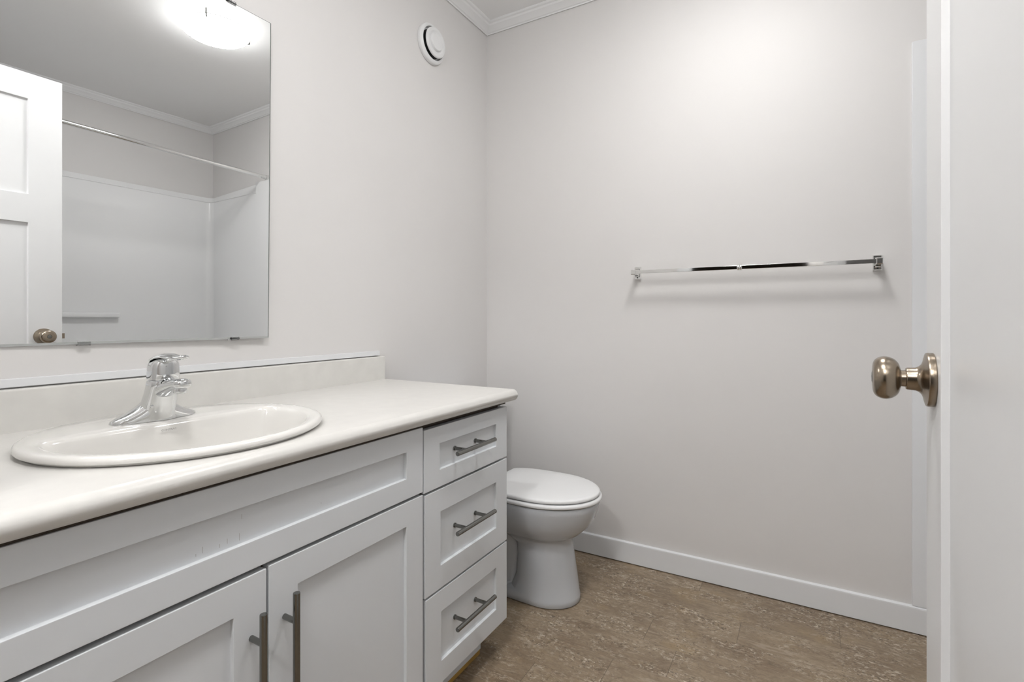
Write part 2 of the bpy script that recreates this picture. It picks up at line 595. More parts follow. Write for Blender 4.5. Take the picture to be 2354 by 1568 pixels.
box(b, 0.05, 0.4635, VY1 + .002, VY1 + .022, 0.001, 0.0915)
box(b, 0.4435, 0.4635, VY1 + .022, -0.803, 0.001, 0.0915)
box(b, 0.4635, 0.4800, VY1 + .002, -0.783, 0.001, 0.0162)
tag(mesh('plinth', b, M['wood'], van), 'raw yellowish wood base showing below the white kick board')


def bar_pull(name, parent, ends, posts, xbar, face, r=0.0059, vertical=False):
    b = nb()
    if vertical:
        y, z0, z1 = ends
        cyl(b, (xbar, y, z0), (xbar, y, z1), r, 24, 0.0012)
        for z in posts:
            cyl(b, (face - .0005, y, z), (xbar - .001, y, z), 0.0048, 20)
    else:
        y0, y1, z = ends
        cyl(b, (xbar, y0, z), (xbar, y1, z), r, 24, 0.0012)
        for y in posts:
            cyl(b, (face - .0005, y, z), (xbar - .001, y, z), 0.0048, 20)
            cyl(b, (face - .0005, y, z), (face + .003, y, z), 0.0062, 20)
    return mesh(name, b, M['steel'], parent)


def front(name, y0, y1, z0, z1, stile, rail, label=None, tilt=0.0):
    """shaker front between y0 (right) and y1 (left)"""
    b = nb()
    wd = y0 - y1
    def to3(u, v, w):
        return (FX - .019 + w + tilt * (v - z0), y0 - u, v)
    grid_front(b, [0, stile, wd - stile, wd], [z0, z0 + rail, z1 - rail, z1], {(1, 1)}, 0.019, 0.0085, to3, 0.0012)
    o = mesh(name, b, M['cab'], van, smooth=25)
    if label:
        tag(o, label)
    return o


PX = FX - .0085
dr1 = front('drawer', -0.7260, -1.1110, 0.5865, 0.7370, 0.0600, 0.0430, 'shallow top drawer')
dr2 = front('drawer', -0.7260, -1.1075, 0.3345, 0.5805, 0.0600, 0.0565, 'deep middle drawer')
dr3 = front('drawer', -0.7260, -1.1045, 0.0980, 0.3290, 0.0600, 0.0545, 'deep bottom drawer')
for d, z in ((dr1, 0.6655), (dr2, 0.4655), (dr3, 0.2265)):
    bar_pull('handle', d, (-1.0220, -0.8430, z), (-0.9790, -0.8840), 0.5720, PX)
ff = front('false_front', -1.1150, VY1, 0.5925, 0.7455, 0.0570, 0.0465, 'long fixed panel with a worn painted edge under the sink')
rd = front('cabinet_door', -1.1150, -1.5135, 0.0980, 0.5855, 0.0570, 0.0555, 'right door')
ld = front('cabinet_door', -1.5180, VY1, 0.0980, 0.5835, 0.0570, 0.0555, 'left door')
bar_pull('handle', rd, (-1.4840, 0.135, 0.5360), (0.4860, 0.185), 0.5720, FX, 0.0060, True)
bar_pull('handle', ld, (-1.5450, 0.135, 0.5300), (0.4810, 0.180), 0.5720, FX, 0.0060, True)
# chips along the worn top edge of the long panel, drips below it
random.seed(4)
b = nb()
y, lo_, hi_ = -1.20, [], []
while y > -1.88:
    h = max(0.00012, random.gauss(0.0003, 0.0004))
    zc = 0.6993 - random.random() * 0.0006
    lo_.append(b.verts.new((PX + .00015, y, zc - h)))
    hi_.append(b.verts.new((PX + .00015, y, zc + h)))
    y -= 0.003 + random.random() * 0.007
for i in range(len(lo_) - 1):
    b.faces.new((lo_[i], lo_[i + 1], hi_[i + 1], hi_[i]))
tag(mesh('paint_wear', b, M['ink'], ff, smooth=0), 'dark chipped line along the painted edge')
for y, z, l in ((-1.560, .6505, .006), (-1.580, .651, .004), (-1.592, .648, .003), (-1.618, .652, .005), (-1.628, .648, .002), (-1.556, .682, .004), (-1.40, .655, .002)):
    b = nb()
    box(b, PX - .0002, PX + .0001, y - .0004, y + .0004, z - l, z + l)
    mesh('drip_mark', b, M['wear'], ff, smooth=0)

# ------------------------------------------------------------------ countertop with backsplash
CT = 0.7860
ctop = thing('countertop', 'off-white laminate vanity countertop with a rounded front edge and backsplash', 'countertop', (0.28, -1.33, 0.748))
SX, SY, RX, RY = 0.3030, -1.5190, 0.2330, 0.2440          # sink centre and outline radii


def super_ring(cx, cy, ax, ay, z, n=96, p=2.0):
    out = []
    for k in range(n):
        a = 2 * PI * k / n
        c, s = math.cos(a), math.sin(a)
        out.append((cx + ax * math.copysign(abs(c) ** (2 / p), c), cy + ay * math.copysign(abs(s) ** (2 / p), s), z))
    return out


b = nb()
R = 0.0170
pts = [(0.0015, 0.7490), (0.5190, 0.7490), (0.5200, 0.7520)]
for k in range(13):
    a = -PI / 2 + PI * k / 12
    pts.append((0.5440 + R * math.cos(a), 0.7690 + R * math.sin(a)))
pts.append((0.0015, CT))
def rr(y, sc):
    return [(x if x < .53 else x, y, z) for x, z in pts]
# rounded right end: shrink the profile towards the end face
rings = []
for dy, sh in ((0.0, 0.003), (0.0012, 0.0012), (0.003, 0.0)):
    ring = []
    for x, z in pts:
        zz = 0.7690 + (z - 0.7690) * (1 - sh / 0.0170)
        xx = x if x < 0.53 else x - sh
        ring.append((xx, -0.6920 - dy, zz))
    rings.append(ring)
rings.append([(x, -1.985, z) for x, z in pts])
loft(b, rings)
top = mesh('worktop', b, M['counter'], ctop, smooth=35)
# cut the sink opening
c = nb()
loft(c, [super_ring(SX, SY, RX - .022, RY - .022, 0.70, 96), super_ring(SX, SY, RX - .022, RY - .022, 0.85, 96)])
cut = mesh('cutter', c, M['counter'], ctop, smooth=0)
md = top.modifiers.new('cut', 'BOOLEAN')
md.object = cut
md.operation = 'DIFFERENCE'
md.solver = 'EXACT'
bpy.context.view_layer.update()
dg = bpy.context.evaluated_depsgraph_get()
me2 = bpy.data.meshes.new_from_object(top.evaluated_get(dg))
top.modifiers.clear()
old = top.data
top.data = me2
bpy.data.meshes.remove(old)
for p in me2.polygons:
    p.use_smooth = True
me2.set_sharp_from_angle(angle=math.radians(35))
bpy.data.objects.remove(cut, do_unlink=True)
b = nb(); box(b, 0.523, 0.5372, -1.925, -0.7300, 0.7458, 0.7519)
tag(mesh('gap_shade_strip', b, M['shade_dark'], ctop), 'added dark strip coloured as the shaded gap under the front edge')  # near-black strip stands in for the shadow gap above the fronts
b = nb()
prism(b, [(0.0015, CT), (0.0200, CT), (0.0200, 0.8635), (0.0185, 0.8670), (0.0150, 0.8685), (0.0015, 0.8685)], 'y', -1.985, -0.7000)
bmesh.ops.bevel(b, geom=[e for e in b.edges if all(abs(v.co.y + 0.70) < 1e-5 for v in e.verts) and max(v.co.z for v in e.verts) > .80], offset=0.002, segments=2, affect='EDGES')
mesh('backsplash', b, M['splash'], ctop, smooth=30)

# ------------------------------------------------------------------ drop-in sink
sink = thing('sink', 'round white drop-in sink set in the countertop', 'sink', (SX, SY, CT))
BX, BY, BAX, BAY = 0.3720, -1.5190, 0.1370, 0.2010
b = nb()
NS = 96
rings = [super_ring(SX, SY, RX - .026, RY - .026, 0.740, NS), super_ring(SX, SY, RX - .024, RY - .024, CT + .0006, NS),
         super_ring(SX, SY, RX - .009, RY - .009, CT + .0006, NS), super_ring(SX, SY, RX - .007, RY - .007, CT + .0045, NS),
         super_ring(SX, SY, RX - .002, RY - .002, CT + .0052, NS), super_ring(SX, SY, RX, RY, CT + .0085, NS),
         super_ring(SX, SY, RX - .001, RY - .001, CT + .0125, NS), super_ring(SX, SY, RX - .004, RY - .004, CT + .0155, NS),
         super_ring(SX, SY, RX - .008, RY - .008, CT + .0168, NS)]


def bowl_ring(f, z, dx=0.0):
    """D-shaped outline: follows the round rim at the front, straight along the faucet deck"""
    out = []
    for x, y, _ in super_ring(SX, SY, RX - .0215, RY - .0300, z, NS):
        d = x - .243
        k = .016
        xs = .243 + (k * math.log(1 + math.exp(d / k)) if d < 6 * k else d)
        out.append((BX + dx + (xs - BX) * f, BY + (y - BY) * f, z))
    return out


def blend(t, z):
    a = super_ring(SX, SY, RX - .008, RY - .008, z, NS)
    c = bowl_ring(1.0, z)
    return [tuple(a[i][k] * (1 - t) + c[i][k] * t for k in range(3)) for i in range(NS)]


rings += [blend(0.35, CT + .0166), blend(0.75, CT + .0158), blend(0.97, CT + .0146)]
for f, dz in ((0.985, .0120), (0.965, .0060), (0.945, -.006), (0.92, -.030), (0.88, -.065), (0.80, -.098), (0.66, -.122), (0.45, -.134), (0.20, -.138)):
    rings.append(bowl_ring(f, CT + dz))
rings.append(super_ring(BX - .004, BY, .022, .022, CT - .139, NS))
loft(b, rings, cap0=False, cap1=False)
# underside shell closes the bowl
rings2 = [rings[0]]
for f, dz in ((1.02, -.05), (0.95, -.09), (0.75, -.138), (0.30, -.152)):
    rings2.append(super_ring(BX - .010, BY, BAX * f, BAY * f, CT + dz, NS, 2.12))
rings2.append(super_ring(BX - .004, BY, .022, .022, CT - .152, NS))
loft(b, rings2, cap0=False, cap1=False)
bmesh.ops.remove_doubles(b, verts=b.verts[:], dist=1e-5)
mesh('basin', b, M['porc'], sink, smooth=50)
b = nb()
lathe(b, [(0.0215, -.158), (0.0215, -.136), (0.0195, -.1345), (0.0150, -.1365), (0.0002, -.1385)], (BX - .004, BY, CT), 'z', 40)
mesh('drain', b, M['chrome'], sink)


def text_part(body, size, parent, matrix, m, name, depth=0.0002):
    cu = bpy.data.curves.new('t', 'FONT')
    cu.body = body
    cu.size = size
    cu.align_x = 'CENTER'
    cu.extrude = depth
    to = bpy.data.objects.new('t', cu)
    COL.objects.link(to)
    bpy.context.view_layer.update()
    me = bpy.data.meshes.new_from_object(to.evaluated_get(bpy.context.evaluated_depsgraph_get()))
    bpy.data.objects.remove(to, do_unlink=True)
    bpy.data.curves.remove(cu)
    b = nb()
    b.from_mesh(me)
    bpy.data.meshes.remove(me)
    bmesh.ops.transform(b, matrix=matrix, verts=b.verts[:])
    return mesh(name, b, m, parent, smooth=0)


# faint maker's name printed on the back wall of the bowl, facing the room
wx = BX + (.246 - BX) * 0.945
Mt = Matrix.Translation((wx + .0005, -1.5290, CT + .0002)) @ Matrix(((0, -.24, .97, 0), (1, 0, 0, 0), (0, .97, .24, 0), (0, 0, 0, 1)))
tag(text_part('CONTRAC', 0.0056, sink, Mt, M['ink'], 'maker_mark'), 'small grey lettering inside the bowl')

# ------------------------------------------------------------------ faucet
FXc, FYc, FZ = 0.1880, -1.5240, CT + .0160
fau = thing('faucet', 'chrome single-lever faucet standing on the back of the sink', 'faucet', (FXc, FYc, FZ))


def rrect(cx, cy, hx, hy, z, n=40, p=3.0):
    return super_ring(cx, cy, hx, hy, z, n, p)


# base: long plate whose two feet sweep up into the column
b = nb()
rings = []
NYF = 44
for i in range(NYF + 1):
    t = -1 + 2 * i / NYF
    y = FYc + 0.0770 * t
    w = 0.0280 * max(0.02, (1 - abs(t) ** 3.2)) ** 0.5
    h = 0.0130 * max(0.02, 1 - abs(t) ** 5) ** 0.5 + 0.052 * max(0, 1 - abs(t) / 0.92) ** 2.0
    sx = .010 * max(0, 1 - abs(t) / .7)
    ring = [(FXc - w, y, FZ), (FXc - w + sx * .5, y, FZ + h * .28), (FXc - w * .86 + sx, y, FZ + h * .66), (FXc - w * .52 + sx, y, FZ + h * .93), (FXc + sx, y, FZ + h),
            (FXc + w * .52 + sx, y, FZ + h * .93), (FXc + w * .86 + sx, y, FZ + h * .66), (FXc + w + sx * .5, y, FZ + h * .28), (FXc + w, y, FZ)]
    rings.append(ring)
loft(b, rings)
mesh('base_plate', b, M['chrome'], fau, smooth=50)
# column, leaning forwards
b = nb()
prof = [(0.0, .004, .0310, .0345), (.006, .0045, .0306, .0340), (.018, .008, .0285, .0312), (.034, .015, .0262, .0288), (.052, .023, .0246, .0272), (.068, .029, .0240, .0266), (.0785, .0315, .0240, .0266), (.0797, .0317, .0230, .0256)]
loft(b, [rrect(FXc + dx, FYc, hx, hy, FZ + z, 48, 2.6) for z, dx, hx, hy in prof])
mesh('column', b, M['chrome'], fau, smooth=50)
# spout: deep where it leaves the column, a blunt nose in front, flat along the top
b = nb()
rings = []
for t in [0, .08, .18, .3, .42, .55, .68, .80, .88, .93, .97, 1.0]:
    x = FXc + .018 + 0.0960 * t
    top = FZ + .0760 + .0100 * min(1, t * 1.3) ** .8
    bot = FZ + .0300 + .0370 * min(1, t * 1.25) ** .75
    hz, zc = (top - bot) / 2, (top + bot) / 2
    hy = 0.0225 - 0.0070 * t
    if t > .88:
        k = math.sqrt(max(0.03, 1 - ((t - .88) / .12) ** 2 * .75))
        hz *= k; hy *= k
    rings.append([(x, FYc + hy * math.copysign(abs(math.cos(a)) ** .8, math.cos(a)), zc + hz * math.copysign(abs(math.sin(a)) ** .8, math.sin(a))) for a in [2 * PI * k / 28 for k in range(28)]])
loft(b, rings)
sp = mesh('spout', b, M['chrome'], fau, smooth=50)
b = nb()
lathe(b, [(.0098, 0), (.0110, .0015), (.0110, .0085), (.0100, .0100), (.0100, .016)], (FXc + .096, FYc, FZ + .0580), 'z', 32)
ae = mesh('aerator', b, M['chrome'], sp)
b = nb(); lathe(b, [(.0086, -.0004), (.0086, .001)], (FXc + .096, FYc, FZ + .0580), 'z', 24)
tag(mesh('outlet_screen', b, M['rubber'], sp), 'dark outlet under the spout')
# handle: cap over the column whose hood runs forwards into a flat lever
b = nb()
HXc = FXc + .0330
rings = [rrect(HXc, FYc, hx, hy, FZ + z, 48, 2.5) for z, hx, hy in
         ((.0808, .0226, .0254), (.0820, .0238, .0268), (.0960, .0236, .0266), (.1060, .0232, .0262))]
for t in (0.25, .5, .7, .85, .95, 1.0):
    k = math.sqrt(max(0.0004, 1 - t * t))
    rings.append([(x + .003 * t, y, z + (x - HXc) * .25 * t) for x, y, z in rrect(HXc, FYc, .0232 * k + .0002, .0262 * k + .0002, FZ + .1060 + .0185 * t, 48, 2.5)])
loft(b, rings)
hd = mesh('handle', b, M['chrome'], fau, smooth=50)
b = nb()
rings = []
for t, dx, dz, hy, hz in ((0, -.0245, .1040, .0040, .0012), (.05, -.0235, .1085, .0125, .0030), (.15, -.0170, .1175, .0205, .0040), (.28, -.006, .1245, .0235, .0044), (.42, .010, .1282, .0225, .0042),
                          (.55, .026, .1288, .0195, .0040), (.68, .043, .1268, .0155, .0040), (.80, .058, .1250, .0120, .0042), (.90, .070, .1262, .0105, .0046), (.96, .077, .1275, .0090, .0044), (1, .0805, .1280, .0050, .0030)):
    rings.append([(HXc + dx, FYc + hy * math.cos(a), FZ + dz + hz * math.sin(a) - .0060 * abs(math.cos(a)) ** 2 * (1 - t)) for a in [2 * PI * k / 28 for k in range(28)]])
loft(b, rings)
mesh('lever', b, M['chrome'], hd, smooth=60)
b = nb()
lathe(b, [(.0026, -.004), (.0026, .0006), (.0018, .0010)], (FXc + .0365, FYc - .0215, FZ + .030), 'x', 20)
mesh('temperature_dot', b, M['chrome'], fau)

# ------------------------------------------------------------------ mirror
EPS = -0.0194
mir = thing('mirror', 'large frameless wall mirror above the vanity', 'mirror', (0.015, -1.45, 0.949))


def mx(y):
    return 0.0193 + 0.0194 * (y + 1.0)


def quad_slab(bm, outer, inner, back_off, edge_off):
    """mirror pane with a narrow polished bevel all round; slots: 0 silvered, 1 dark edge, 2 bottom bevel"""
    f = [bm.verts.new((mx(y), y, z)) for y, z in inner]
    e = [bm.verts.new((mx(y) + edge_off, y, z)) for y, z in outer]
    k = [bm.verts.new((mx(y) + back_off, y, z)) for y, z in outer]
    bm.faces.new(f)
    bm.faces.new(list(reversed(k)))
    n = len(f)
    for i in range(n):
        j = (i + 1) % n
        sl = 2 if i == 1 else 1
        bm.faces.new((f[i], e[i], e[j], f[j])).material_index = sl
        bm.faces.new((e[i], k[i], k[j], e[j])).material_index = sl


b = nb()
quad_slab(b, [(-1.1464, 1.8375), (-1.1544, 0.9485), (-1.7640, 0.9495), (-1.7560, 1.8375)],
          [(-1.1500, 1.8352), (-1.1578, 0.9535), (-1.7615, 0.9545), (-1.7540, 1.8352)], -0.0040, -0.0018)
mesh('mirror_glass', b, [M['mirror'], M['edge'], M['bevel']], mir, smooth=0)


def mclip(y, z, up, screw=True):
    b = nb()
    s = 1 if up else -1
    x = mx(y)
    box(b, x + .0003, x + .0025, y - .011, y + .011, z - .006 * s if s > 0 else z, z if s > 0 else z + .006, .0006)
    box(b, 0.0005, x + .0025, y - .011, y + .011, z + .0002 if s > 0 else z - .003, z + .003 if s > 0 else z - .0002, .0006)
    cp = mesh('mirror_clip', b, M['clip'], mir)
    if not screw:
        return
    b = nb()
    box(b, x + .0025, x + .0027, y - .012, y + .012, (z - .003 if s > 0 else z + .0008), (z - .0012 if s > 0 else z + .0026))
    lathe(b, [(.0026, 0), (.0022, .0008), (.0002, .001)], (x + .0025, y - .012, z - .002 * s), 'x', 16)
    mesh('clip_screw', b, M['black'], cp)


mclip(-1.2600, 1.8375, True)
mclip(-1.2520, 0.9486, False)
mclip(-1.5750, 0.9490, False, False)
mclip(-1.6800, 1.8375, True)

# ------------------------------------------------------------------ round vent on the mirror wall
VC = (0.0, -0.4260, 2.1160)
ven = thing('wall_vent', 'round white exhaust vent high on the mirror wall near the corner', 'vent', (0.0, VC[1], VC[2]))
b = nb()
lathe(b, [(.0560, .0005), (.0780, .0005), (.0785, .002), (.0785, .010), (.0765, .0140), (.0690, .0185), (.0665, .0195), (.0645, .0185), (.0635, .0030), (.0560, .0030)], VC, 'x', 72, False, False)
bmesh.ops.remove_doubles(b, verts=b.verts[:], dist=1e-5)
mesh('collar', b, M['vent'], ven, smooth=40)
b = nb(); lathe(b, [(.0632, .0006), (.0632, .0022)], VC, 'x', 64)
tag(mesh('duct_opening', b, M['black'], ven), 'dark gap behind the disc')
b = nb()
lathe(b, [(.0120, .0022), (.0120, .0240), (.0550, .0240), (.0580, .0255), (.0590, .0290), (.0580, .0325), (.0555, .0345), (.0460, .0350), (.0420, .0320), (.0365, .0300)], VC, 'x', 72, True, True)
ds = mesh('valve_disc', b, M['vent'], ven, smooth=40)
b = nb()
lathe(b, [(.0340, .0300), (.0335, .0360), (.0310, .0390), (.0002, .0395)], VC, 'x', 56)
mesh('center_knob', b, M['vent'], ds, smooth=40)

# ------------------------------------------------------------------ towel bar
BZ, BYc = 1.1860, -0.0620
tb = thing('towel_bar', 'chrome towel bar fixed on the far wall', 'towel bar', (1.13, 0.0, BZ))
b = nb()
box(b, 0.7335, 1.5230, BYc - .0065, BYc + .0065, BZ - .0068, BZ + .0068, .0010)
barm = mesh('bar', b, M['barchrome'], tb, smooth=25)
b = nb()
lathe(b, [(.0095, -.008), (.0110, -.006), (.0110, -.002), (.0098, 0), (.0110, .002), (.0110, .006), (.0095, .008)], (0, 0, 0), 'x', 32)
bmesh.ops.translate(b, vec=(1.117, BYc, BZ), verts=b.verts[:])
mesh('joint_ring', b, M['barchrome'], barm)
for xp, s in ((0.7316, -1), (1.5263, 1)):
    b = nb()
    # rectangular wall plate with bevelled face
    def rect(hx, hz, y):
        return [(xp - hx, y, BZ - hz), (xp + hx, y, BZ - hz), (xp + hx, y, BZ + hz), (xp - hx, y, BZ + hz)]
    loft(b, [rect(.0130, .0255, -.0003), rect(.0130, .0255, -.006), rect(.0105, .0225, -.0095)])
    post = mesh('post', b, M['barchrome'], tb, smooth=20)
    b = nb()
    loft(b, [rect(.0085, .0180, -.0090), rect(.0075, .0120, -.020), rect(.0075, .0095, -.040), rect(.0090, .0100, -.052), rect(.0090, .0100, -.0700), rect(.0072, .0082, -.0720)])
    mesh('arm', b, M['barchrome'], post, smooth=20)
    b = nb()
    lathe(b, [(.0028, 0), (.0026, .0012), (.0010, .0014)], (xp, -.0090, BZ - .0185), '-y', 16)
    mesh('set_screw', b, M['rubber'], post)

# ------------------------------------------------------------------ toilet
TY = -0.3800
toi = thing('toilet', 'white toilet with closed lid between the vanity and the far wall', 'toilet', (0.40, TY, 0.0))


def egg(cx, af, ab, hw, z, n=72, pf=2.0, pb=2.4, xmin=None, cy=TY):
    out = []
    for k in range(n):
        a = 2 * PI * k / n
        c, s = math.cos(a), math.sin(a)
        p = pf if c > 0 else pb
        x = cx + (af if c > 0 else ab) * math.copysign(abs(c) ** (2 / p), c)
        y = cy + hw * math.copysign(abs(s) ** (2 / p), s)
        if xmin is not None and x < xmin:
            x = xmin
        out.append((x, y, z))
    return out


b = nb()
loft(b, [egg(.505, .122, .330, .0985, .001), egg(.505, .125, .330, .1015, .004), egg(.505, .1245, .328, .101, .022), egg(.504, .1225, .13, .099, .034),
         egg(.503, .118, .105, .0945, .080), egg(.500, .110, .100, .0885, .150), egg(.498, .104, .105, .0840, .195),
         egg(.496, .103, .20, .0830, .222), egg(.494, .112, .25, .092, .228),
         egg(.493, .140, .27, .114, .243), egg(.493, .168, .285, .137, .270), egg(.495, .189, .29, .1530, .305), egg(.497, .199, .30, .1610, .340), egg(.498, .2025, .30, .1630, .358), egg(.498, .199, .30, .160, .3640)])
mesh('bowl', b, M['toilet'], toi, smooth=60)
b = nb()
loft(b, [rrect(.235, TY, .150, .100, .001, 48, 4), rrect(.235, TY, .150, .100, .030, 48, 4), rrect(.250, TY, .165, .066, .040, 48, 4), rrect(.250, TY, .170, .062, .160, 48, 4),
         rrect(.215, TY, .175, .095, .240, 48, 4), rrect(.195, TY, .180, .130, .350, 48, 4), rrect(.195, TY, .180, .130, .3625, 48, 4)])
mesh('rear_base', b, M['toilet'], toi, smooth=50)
# seat ring
b = nb()
loft(b, [egg(.500, .198, .230, .1590, .3672, xmin=.300, pb=3.0), egg(.500, .2055, .235, .1665, .3685, xmin=.295, pb=3.0), egg(.500, .2075, .235, .1685, .3715, xmin=.295, pb=3.0), egg(.500, .2075, .235, .1685, .3775, xmin=.295, pb=3.0), egg(.500, .2040, .235, .1655, .3808, xmin=.295, pb=3.0), egg(.500, .1940, .235, .1560, .3815, xmin=.30, pb=3.0)])
mesh('seat', b, M['seat'], toi, smooth=50)
b = nb()
loft(b, [egg(.500, .1900, .230, .1520, .3848, xmin=.302, pb=3.2), egg(.500, .1985, .235, .1600, .3852, xmin=.298, pb=3.2), egg(.500, .2005, .235, .1620, .3875, xmin=.298, pb=3.2), egg(.500, .2005, .235, .1620, .3925, xmin=.298, pb=3.2), egg(.500, .1970, .235, .1590, .3965, xmin=.299, pb=3.2),
         egg(.500, .1880, .230, .1510, .3986, xmin=.304, pb=3.2), egg(.500, .120, .15, .100, .4000, pb=3.2), egg(.500, .03, .04, .03, .4004)])
mesh('lid', b, M['seat'], toi, smooth=50)
for s in (-1, 1):
    b = nb()
    cyl(b, (.278, TY + s * .070 - .016, .384), (.278, TY + s * .070 + .016, .384), .010, 20, .002)
    box(b, .262, .296, TY + s * .070 - .012, TY + s * .070 + .012, .3645, .380, .003)
    mesh('seat_hinge', b, M['seat'], toi)
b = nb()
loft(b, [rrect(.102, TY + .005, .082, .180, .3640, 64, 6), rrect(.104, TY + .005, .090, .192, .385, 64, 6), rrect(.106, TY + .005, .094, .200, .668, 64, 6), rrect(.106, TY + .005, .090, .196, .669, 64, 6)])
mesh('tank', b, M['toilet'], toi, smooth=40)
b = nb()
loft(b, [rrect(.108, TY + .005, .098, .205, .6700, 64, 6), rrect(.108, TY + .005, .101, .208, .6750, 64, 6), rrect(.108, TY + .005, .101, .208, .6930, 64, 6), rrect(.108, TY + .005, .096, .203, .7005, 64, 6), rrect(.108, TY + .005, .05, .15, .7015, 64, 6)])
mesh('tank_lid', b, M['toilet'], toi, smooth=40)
b = nb()
lathe(b, [(.012, 0), (.013, .003), (.008, .012), (.0005, .013)], (.2005, TY - .150, .615), 'x', 24)
cyl(b, (.209, TY - .150, .615), (.212, TY - .085, .608), .0055, 16, .001)
mesh('flush_lever', b, M['chrome'], toi)

# ------------------------------------------------------------------ ceiling lamp (dome seen in the mirror)
LX, LY = 1.132, -0.718
lamp = thing('ceiling_light', 'round white glass ceiling light glowing, seen in the mirror', 'ceiling light', (LX, LY, CEIL))
b = nb(); lathe(b, [(.050, -.0005), (.075, -.0005), (.077, -.003), (.075, -.010), (.050, -.012)], (LX, LY, CEIL), 'z', 64)
mesh('lamp_base', b, M['vent'], lamp)
DOME = [(.1430, -.034), (.1428, -.037), (.1390, -.044), (.127, -.0525), (.104, -.0610), (.075, -.0670), (.040, -.0705), (.0005, -.0715)]
b = nb(); lathe(b, DOME, (LX, LY, CEIL), 'z', 72, False, True)
gd = tag(mesh('glass_dome', b, M['dome'], lamp, smooth=60), 'glowing glass dome')
b = nb(); lathe(b, [(.1415, -.0305), (.1460, -.0305), (.1460, -.0340), (.1415, -.0340)], (LX, LY, CEIL), 'z', 72, False, False)
b.faces.ensure_lookup_table()
mesh('glass_rim', b, M['vent'], gd, smooth=40)
b = nb(); lathe(b, [(.1420, -.0310), (.1420, -.0325)], (LX, LY, CEIL), 'z', 72)
tag(mesh('glass_inside', b, M['dome_top'], gd, smooth=40), 'open top of the glass, lighting the ceiling around it')
for k in range(3):
    a = math.radians(222 + 120 * k)
    b = nb()
    c, s = math.cos(a), math.sin(a)
    p = Vector((LX + .148 * c, LY + .148 * s, CEIL))
    cyl(b, p + Vector((0, 0, -.012)), p + Vector((0, 0, -.040)), .0035, 12)
    cyl(b, p + Vector((-.019 * c, -.019 * s, -.012)), p + Vector((0, 0, -.012)), .0035, 12)
    cyl(b, p + Vector((0, 0, -.038)), p + Vector((-.012 * c, -.012 * s, -.043)), .004, 12)
    mesh('lamp_clip', b, M['steel'], lamp)

# added fill lamp in the hallway, unseen behind the camera
hl = thing('hallway_fill', 'added unseen fill lamp in the hallway outside the doorway', 'ceiling light', (0.95, -3.00, CEIL))
b = nb(); lathe(b, [(.06, -.0005), (.13, -.0005), (.13, -.02), (.06, -.022)], (0.95, -3.00, CEIL), 'z', 48)
mesh('lamp_base', b, M['vent'], hl)
b = nb(); lathe(b, [(.140, -.024), (.143, -.028), (.130, -.050), (.100, -.070), (.05, -.082), (.0005, -.085)], (0.95, -3.00, CEIL), 'z', 48)
mesh('glass_dome', b, M['hall_fill_dome'], hl, smooth=60)

# added unseen fill dome in place of bounced flash: it casts the faint upper shadow of the towel bar
EX, EY = 0.90, -1.84
el = thing('entry_fill', 'added unseen fill dome just inside the doorway, in place of bounced flash', 'ceiling light', (EX, EY, CEIL))
b = nb(); lathe(b, [(.05, -.0005), (.115, -.0005), (.117, -.004), (.115, -.020), (.05, -.022)], (EX, EY, CEIL), 'z', 48)
mesh('lamp_base', b, M['vent'], el)
b = nb(); lathe(b, [(.110, -.0205), (.113, -.024), (.108, -.034), (.090, -.048), (.060, -.058), (.030, -.062), (.0005, -.063)], (EX, EY, CEIL), 'z', 48)
mesh('glass_dome', b, M['entry_fill_dome'], el, smooth=60)

# ------------------------------------------------------------------ tub and surround (seen in the mirror)
YT = -1.555
tub = thing('bathtub', 'white bathtub in the alcove behind the open door', 'bathtub', (2.13, YT / 2, 0.0))
b = nb()
def rz(x0, x1, y0, y1, z, r=.05, n=10):
    out = []
    for cx, cy, a0 in ((x1 - r, y1 - r, 0), (x0 + r, y1 - r, PI / 2), (x0 + r, y0 + r, PI), (x1 - r, y0 + r, 1.5 * PI)):
        for k in range(n):
            a = a0 + PI / 2 * k / (n - 1)
            out.append((cx + r * math.cos(a), cy + r * math.sin(a), z))
    return out
loft(b, [rz(1.752, 2.540, YT + .003, -.005, .001, .01), rz(1.752, 2.540, YT + .003, -.005, .380, .01), rz(1.757, 2.537, YT + .006, -.008, .392, .012), rz(1.835, 2.465, YT + .085, -.085, .392, .09),
         rz(1.845, 2.455, YT + .095, -.095, .384, .09), rz(1.875, 2.425, YT + .14, -.16, .12, .11), rz(1.90, 2.40, YT + .20, -.22, .075, .12), rz(2.0, 2.3, YT + .35, -.4, .07, .12)])
mesh('tub_shell', b, M['acrylic'], tub, smooth=40)

sur = thing('tub_surround', 'glossy white tub surround panels reflected in the mirror', 'tub surround', (2.13, YT / 2, 0.393))


def sur_path(off, lift=0.0):
    """inner outline of the surround in plan, from the far front edge round the back to the near front edge"""
    r = .045
    xf, xc, xb = 1.755, 1.930, 2.522 - off
    ys, yc = -.026 - off, -.044 - off
    P = [(xf, yc), (xc - .006, yc), (xc + .006, ys)]
    for k in range(9):
        a = PI / 2 - PI / 2 * k / 8
        P.append((xb - r + r * math.cos(a), ys - r + r * math.sin(a)))
    ye = YT + .026 + off
    for k in range(9):
        a = -PI / 2 * k / 8
        P.append((xb - r + r * math.cos(a), ye + r + r * math.sin(a)))
    P += [(xc + .006, ye), (xc - .006, ye - .0 + .018), (xf, ye + .018)]
    return P


def outer(P):
    out = []
    for x, y in P:
        q = (min(x, 2.541), y)
        out.append(q)
    return out


inner = sur_path(0)
back = [(1.755, -.002)] + [(2.542, -.002), (2.542, YT + .002)] + [(1.755, YT + .002)]
def front_rise(x):
    return 0.030 * max(0, (2.522 - x) / .66) ** 1.3 if x < 2.48 else 0.0


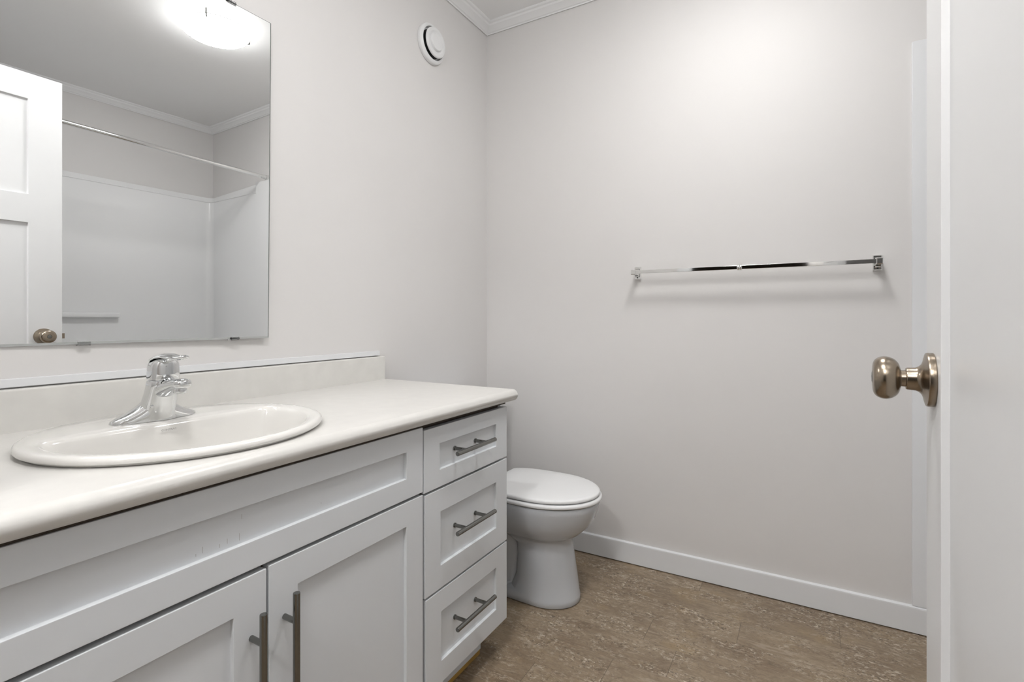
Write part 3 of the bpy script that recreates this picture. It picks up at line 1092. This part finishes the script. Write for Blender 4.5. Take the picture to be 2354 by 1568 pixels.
def ribbon(bm, P, z0, z1f, depth_to):
    n = len(P)
    # facing strip of quads plus a top ledge back to the wall
    low = [bm.verts.new((x, y, z0)) for x, y in P]
    high = [bm.verts.new((x, y, z1f(x))) for x, y in P]
    bk = [bm.verts.new((*depth_to(x, y), z1f(x))) for x, y in P]
    bl = [bm.verts.new((*depth_to(x, y), z0)) for x, y in P]
    for i in range(n - 1):
        bm.faces.new((low[i], low[i + 1], high[i + 1], high[i]))
        bm.faces.new((high[i], high[i + 1], bk[i + 1], bk[i]))
        bm.faces.new((bk[i], bk[i + 1], bl[i + 1], bl[i]))
        bm.faces.new((bl[i], bl[i + 1], low[i + 1], low[i]))
    bm.faces.new((low[0], high[0], bk[0], bl[0]))
    bm.faces.new((low[-1], bl[-1], bk[-1], high[-1]))


def to_wall(x, y):
    xx, yy = x, y
    if y > -.30:
        yy = -.002
    if y < YT + .30:
        yy = YT + .002
    if x > 2.40:
        xx = 2.542
    return xx, yy


b = nb()
ribbon(b, inner, 0.394, lambda x: 1.8435 if x > 1.931 else 1.906, to_wall)
mesh('wall_panel', b, M['acrylic'], sur, smooth=30)
b = nb()
rim_in = sur_path(.004)
n0 = len(rim_in)
lo = [b.verts.new((x, y, 1.842)) for x, y in inner]
mi = [b.verts.new((x, y, 1.845)) for x, y in rim_in]
m2 = [b.verts.new((x, y, 1.848)) for x, y in rim_in]
hi = [b.verts.new((p[0] if p[0] < 2.3 else min(p[0] + .012, 2.540), (p[1] + .010 if p[1] > -.8 else p[1] - .010), 1.880 + front_rise(p[0]))) for p in inner]
bk = [b.verts.new((*to_wall(x, y), 1.880 + front_rise(x))) for x, y in inner]
bl = [b.verts.new((*to_wall(x, y), 1.8425)) for x, y in inner]
seq = [lo, mi, m2, hi, bk, bl]
for i in range(2, n0 - 3):
    for a, c in zip(seq, seq[1:] + seq[:1]):
        b.faces.new((a[i], a[i + 1], c[i + 1], c[i]))
b.faces.new([s[2] for s in seq])
b.faces.new([s[n0 - 3] for s in reversed(seq)])
bmesh.ops.delete(b, geom=[v for v in b.verts if not v.link_faces], context='VERTS')
mesh('top_rim', b, M['acrylic'], sur, smooth=35)
b = nb()
box(b, 2.480, 2.5235, -1.30, -0.600, 1.008, 1.040, .008, 3)
mesh('soap_ledge', b, M['acrylic'], sur, smooth=50)

rod = thing('shower_rod', 'chrome shower curtain rod above the tub, seen in the mirror', 'shower rod', (1.850, -.78, 1.955))
b = nb(); cyl(b, (1.850, -.012, 1.9350), (1.850, YT - .0, 1.9750), .0120, 32)
mesh('rod_tube', b, M['barchrome'], rod)
b = nb()
lathe(b, [(.0190, .0003), (.0190, .004), (.0165, .010), (.0150, .020), (.0002, .020)], (1.850, 0, 1.9348), '-y', 32)
mesh('end_flange', b, M['barchrome'], rod)
b = nb()
lathe(b, [(.0190, .0003), (.0190, .004), (.0165, .010), (.0150, .020), (.0002, .020)], (1.850, YT - .005, 1.9752), 'y', 32)
mesh('end_flange', b, M['barchrome'], rod)
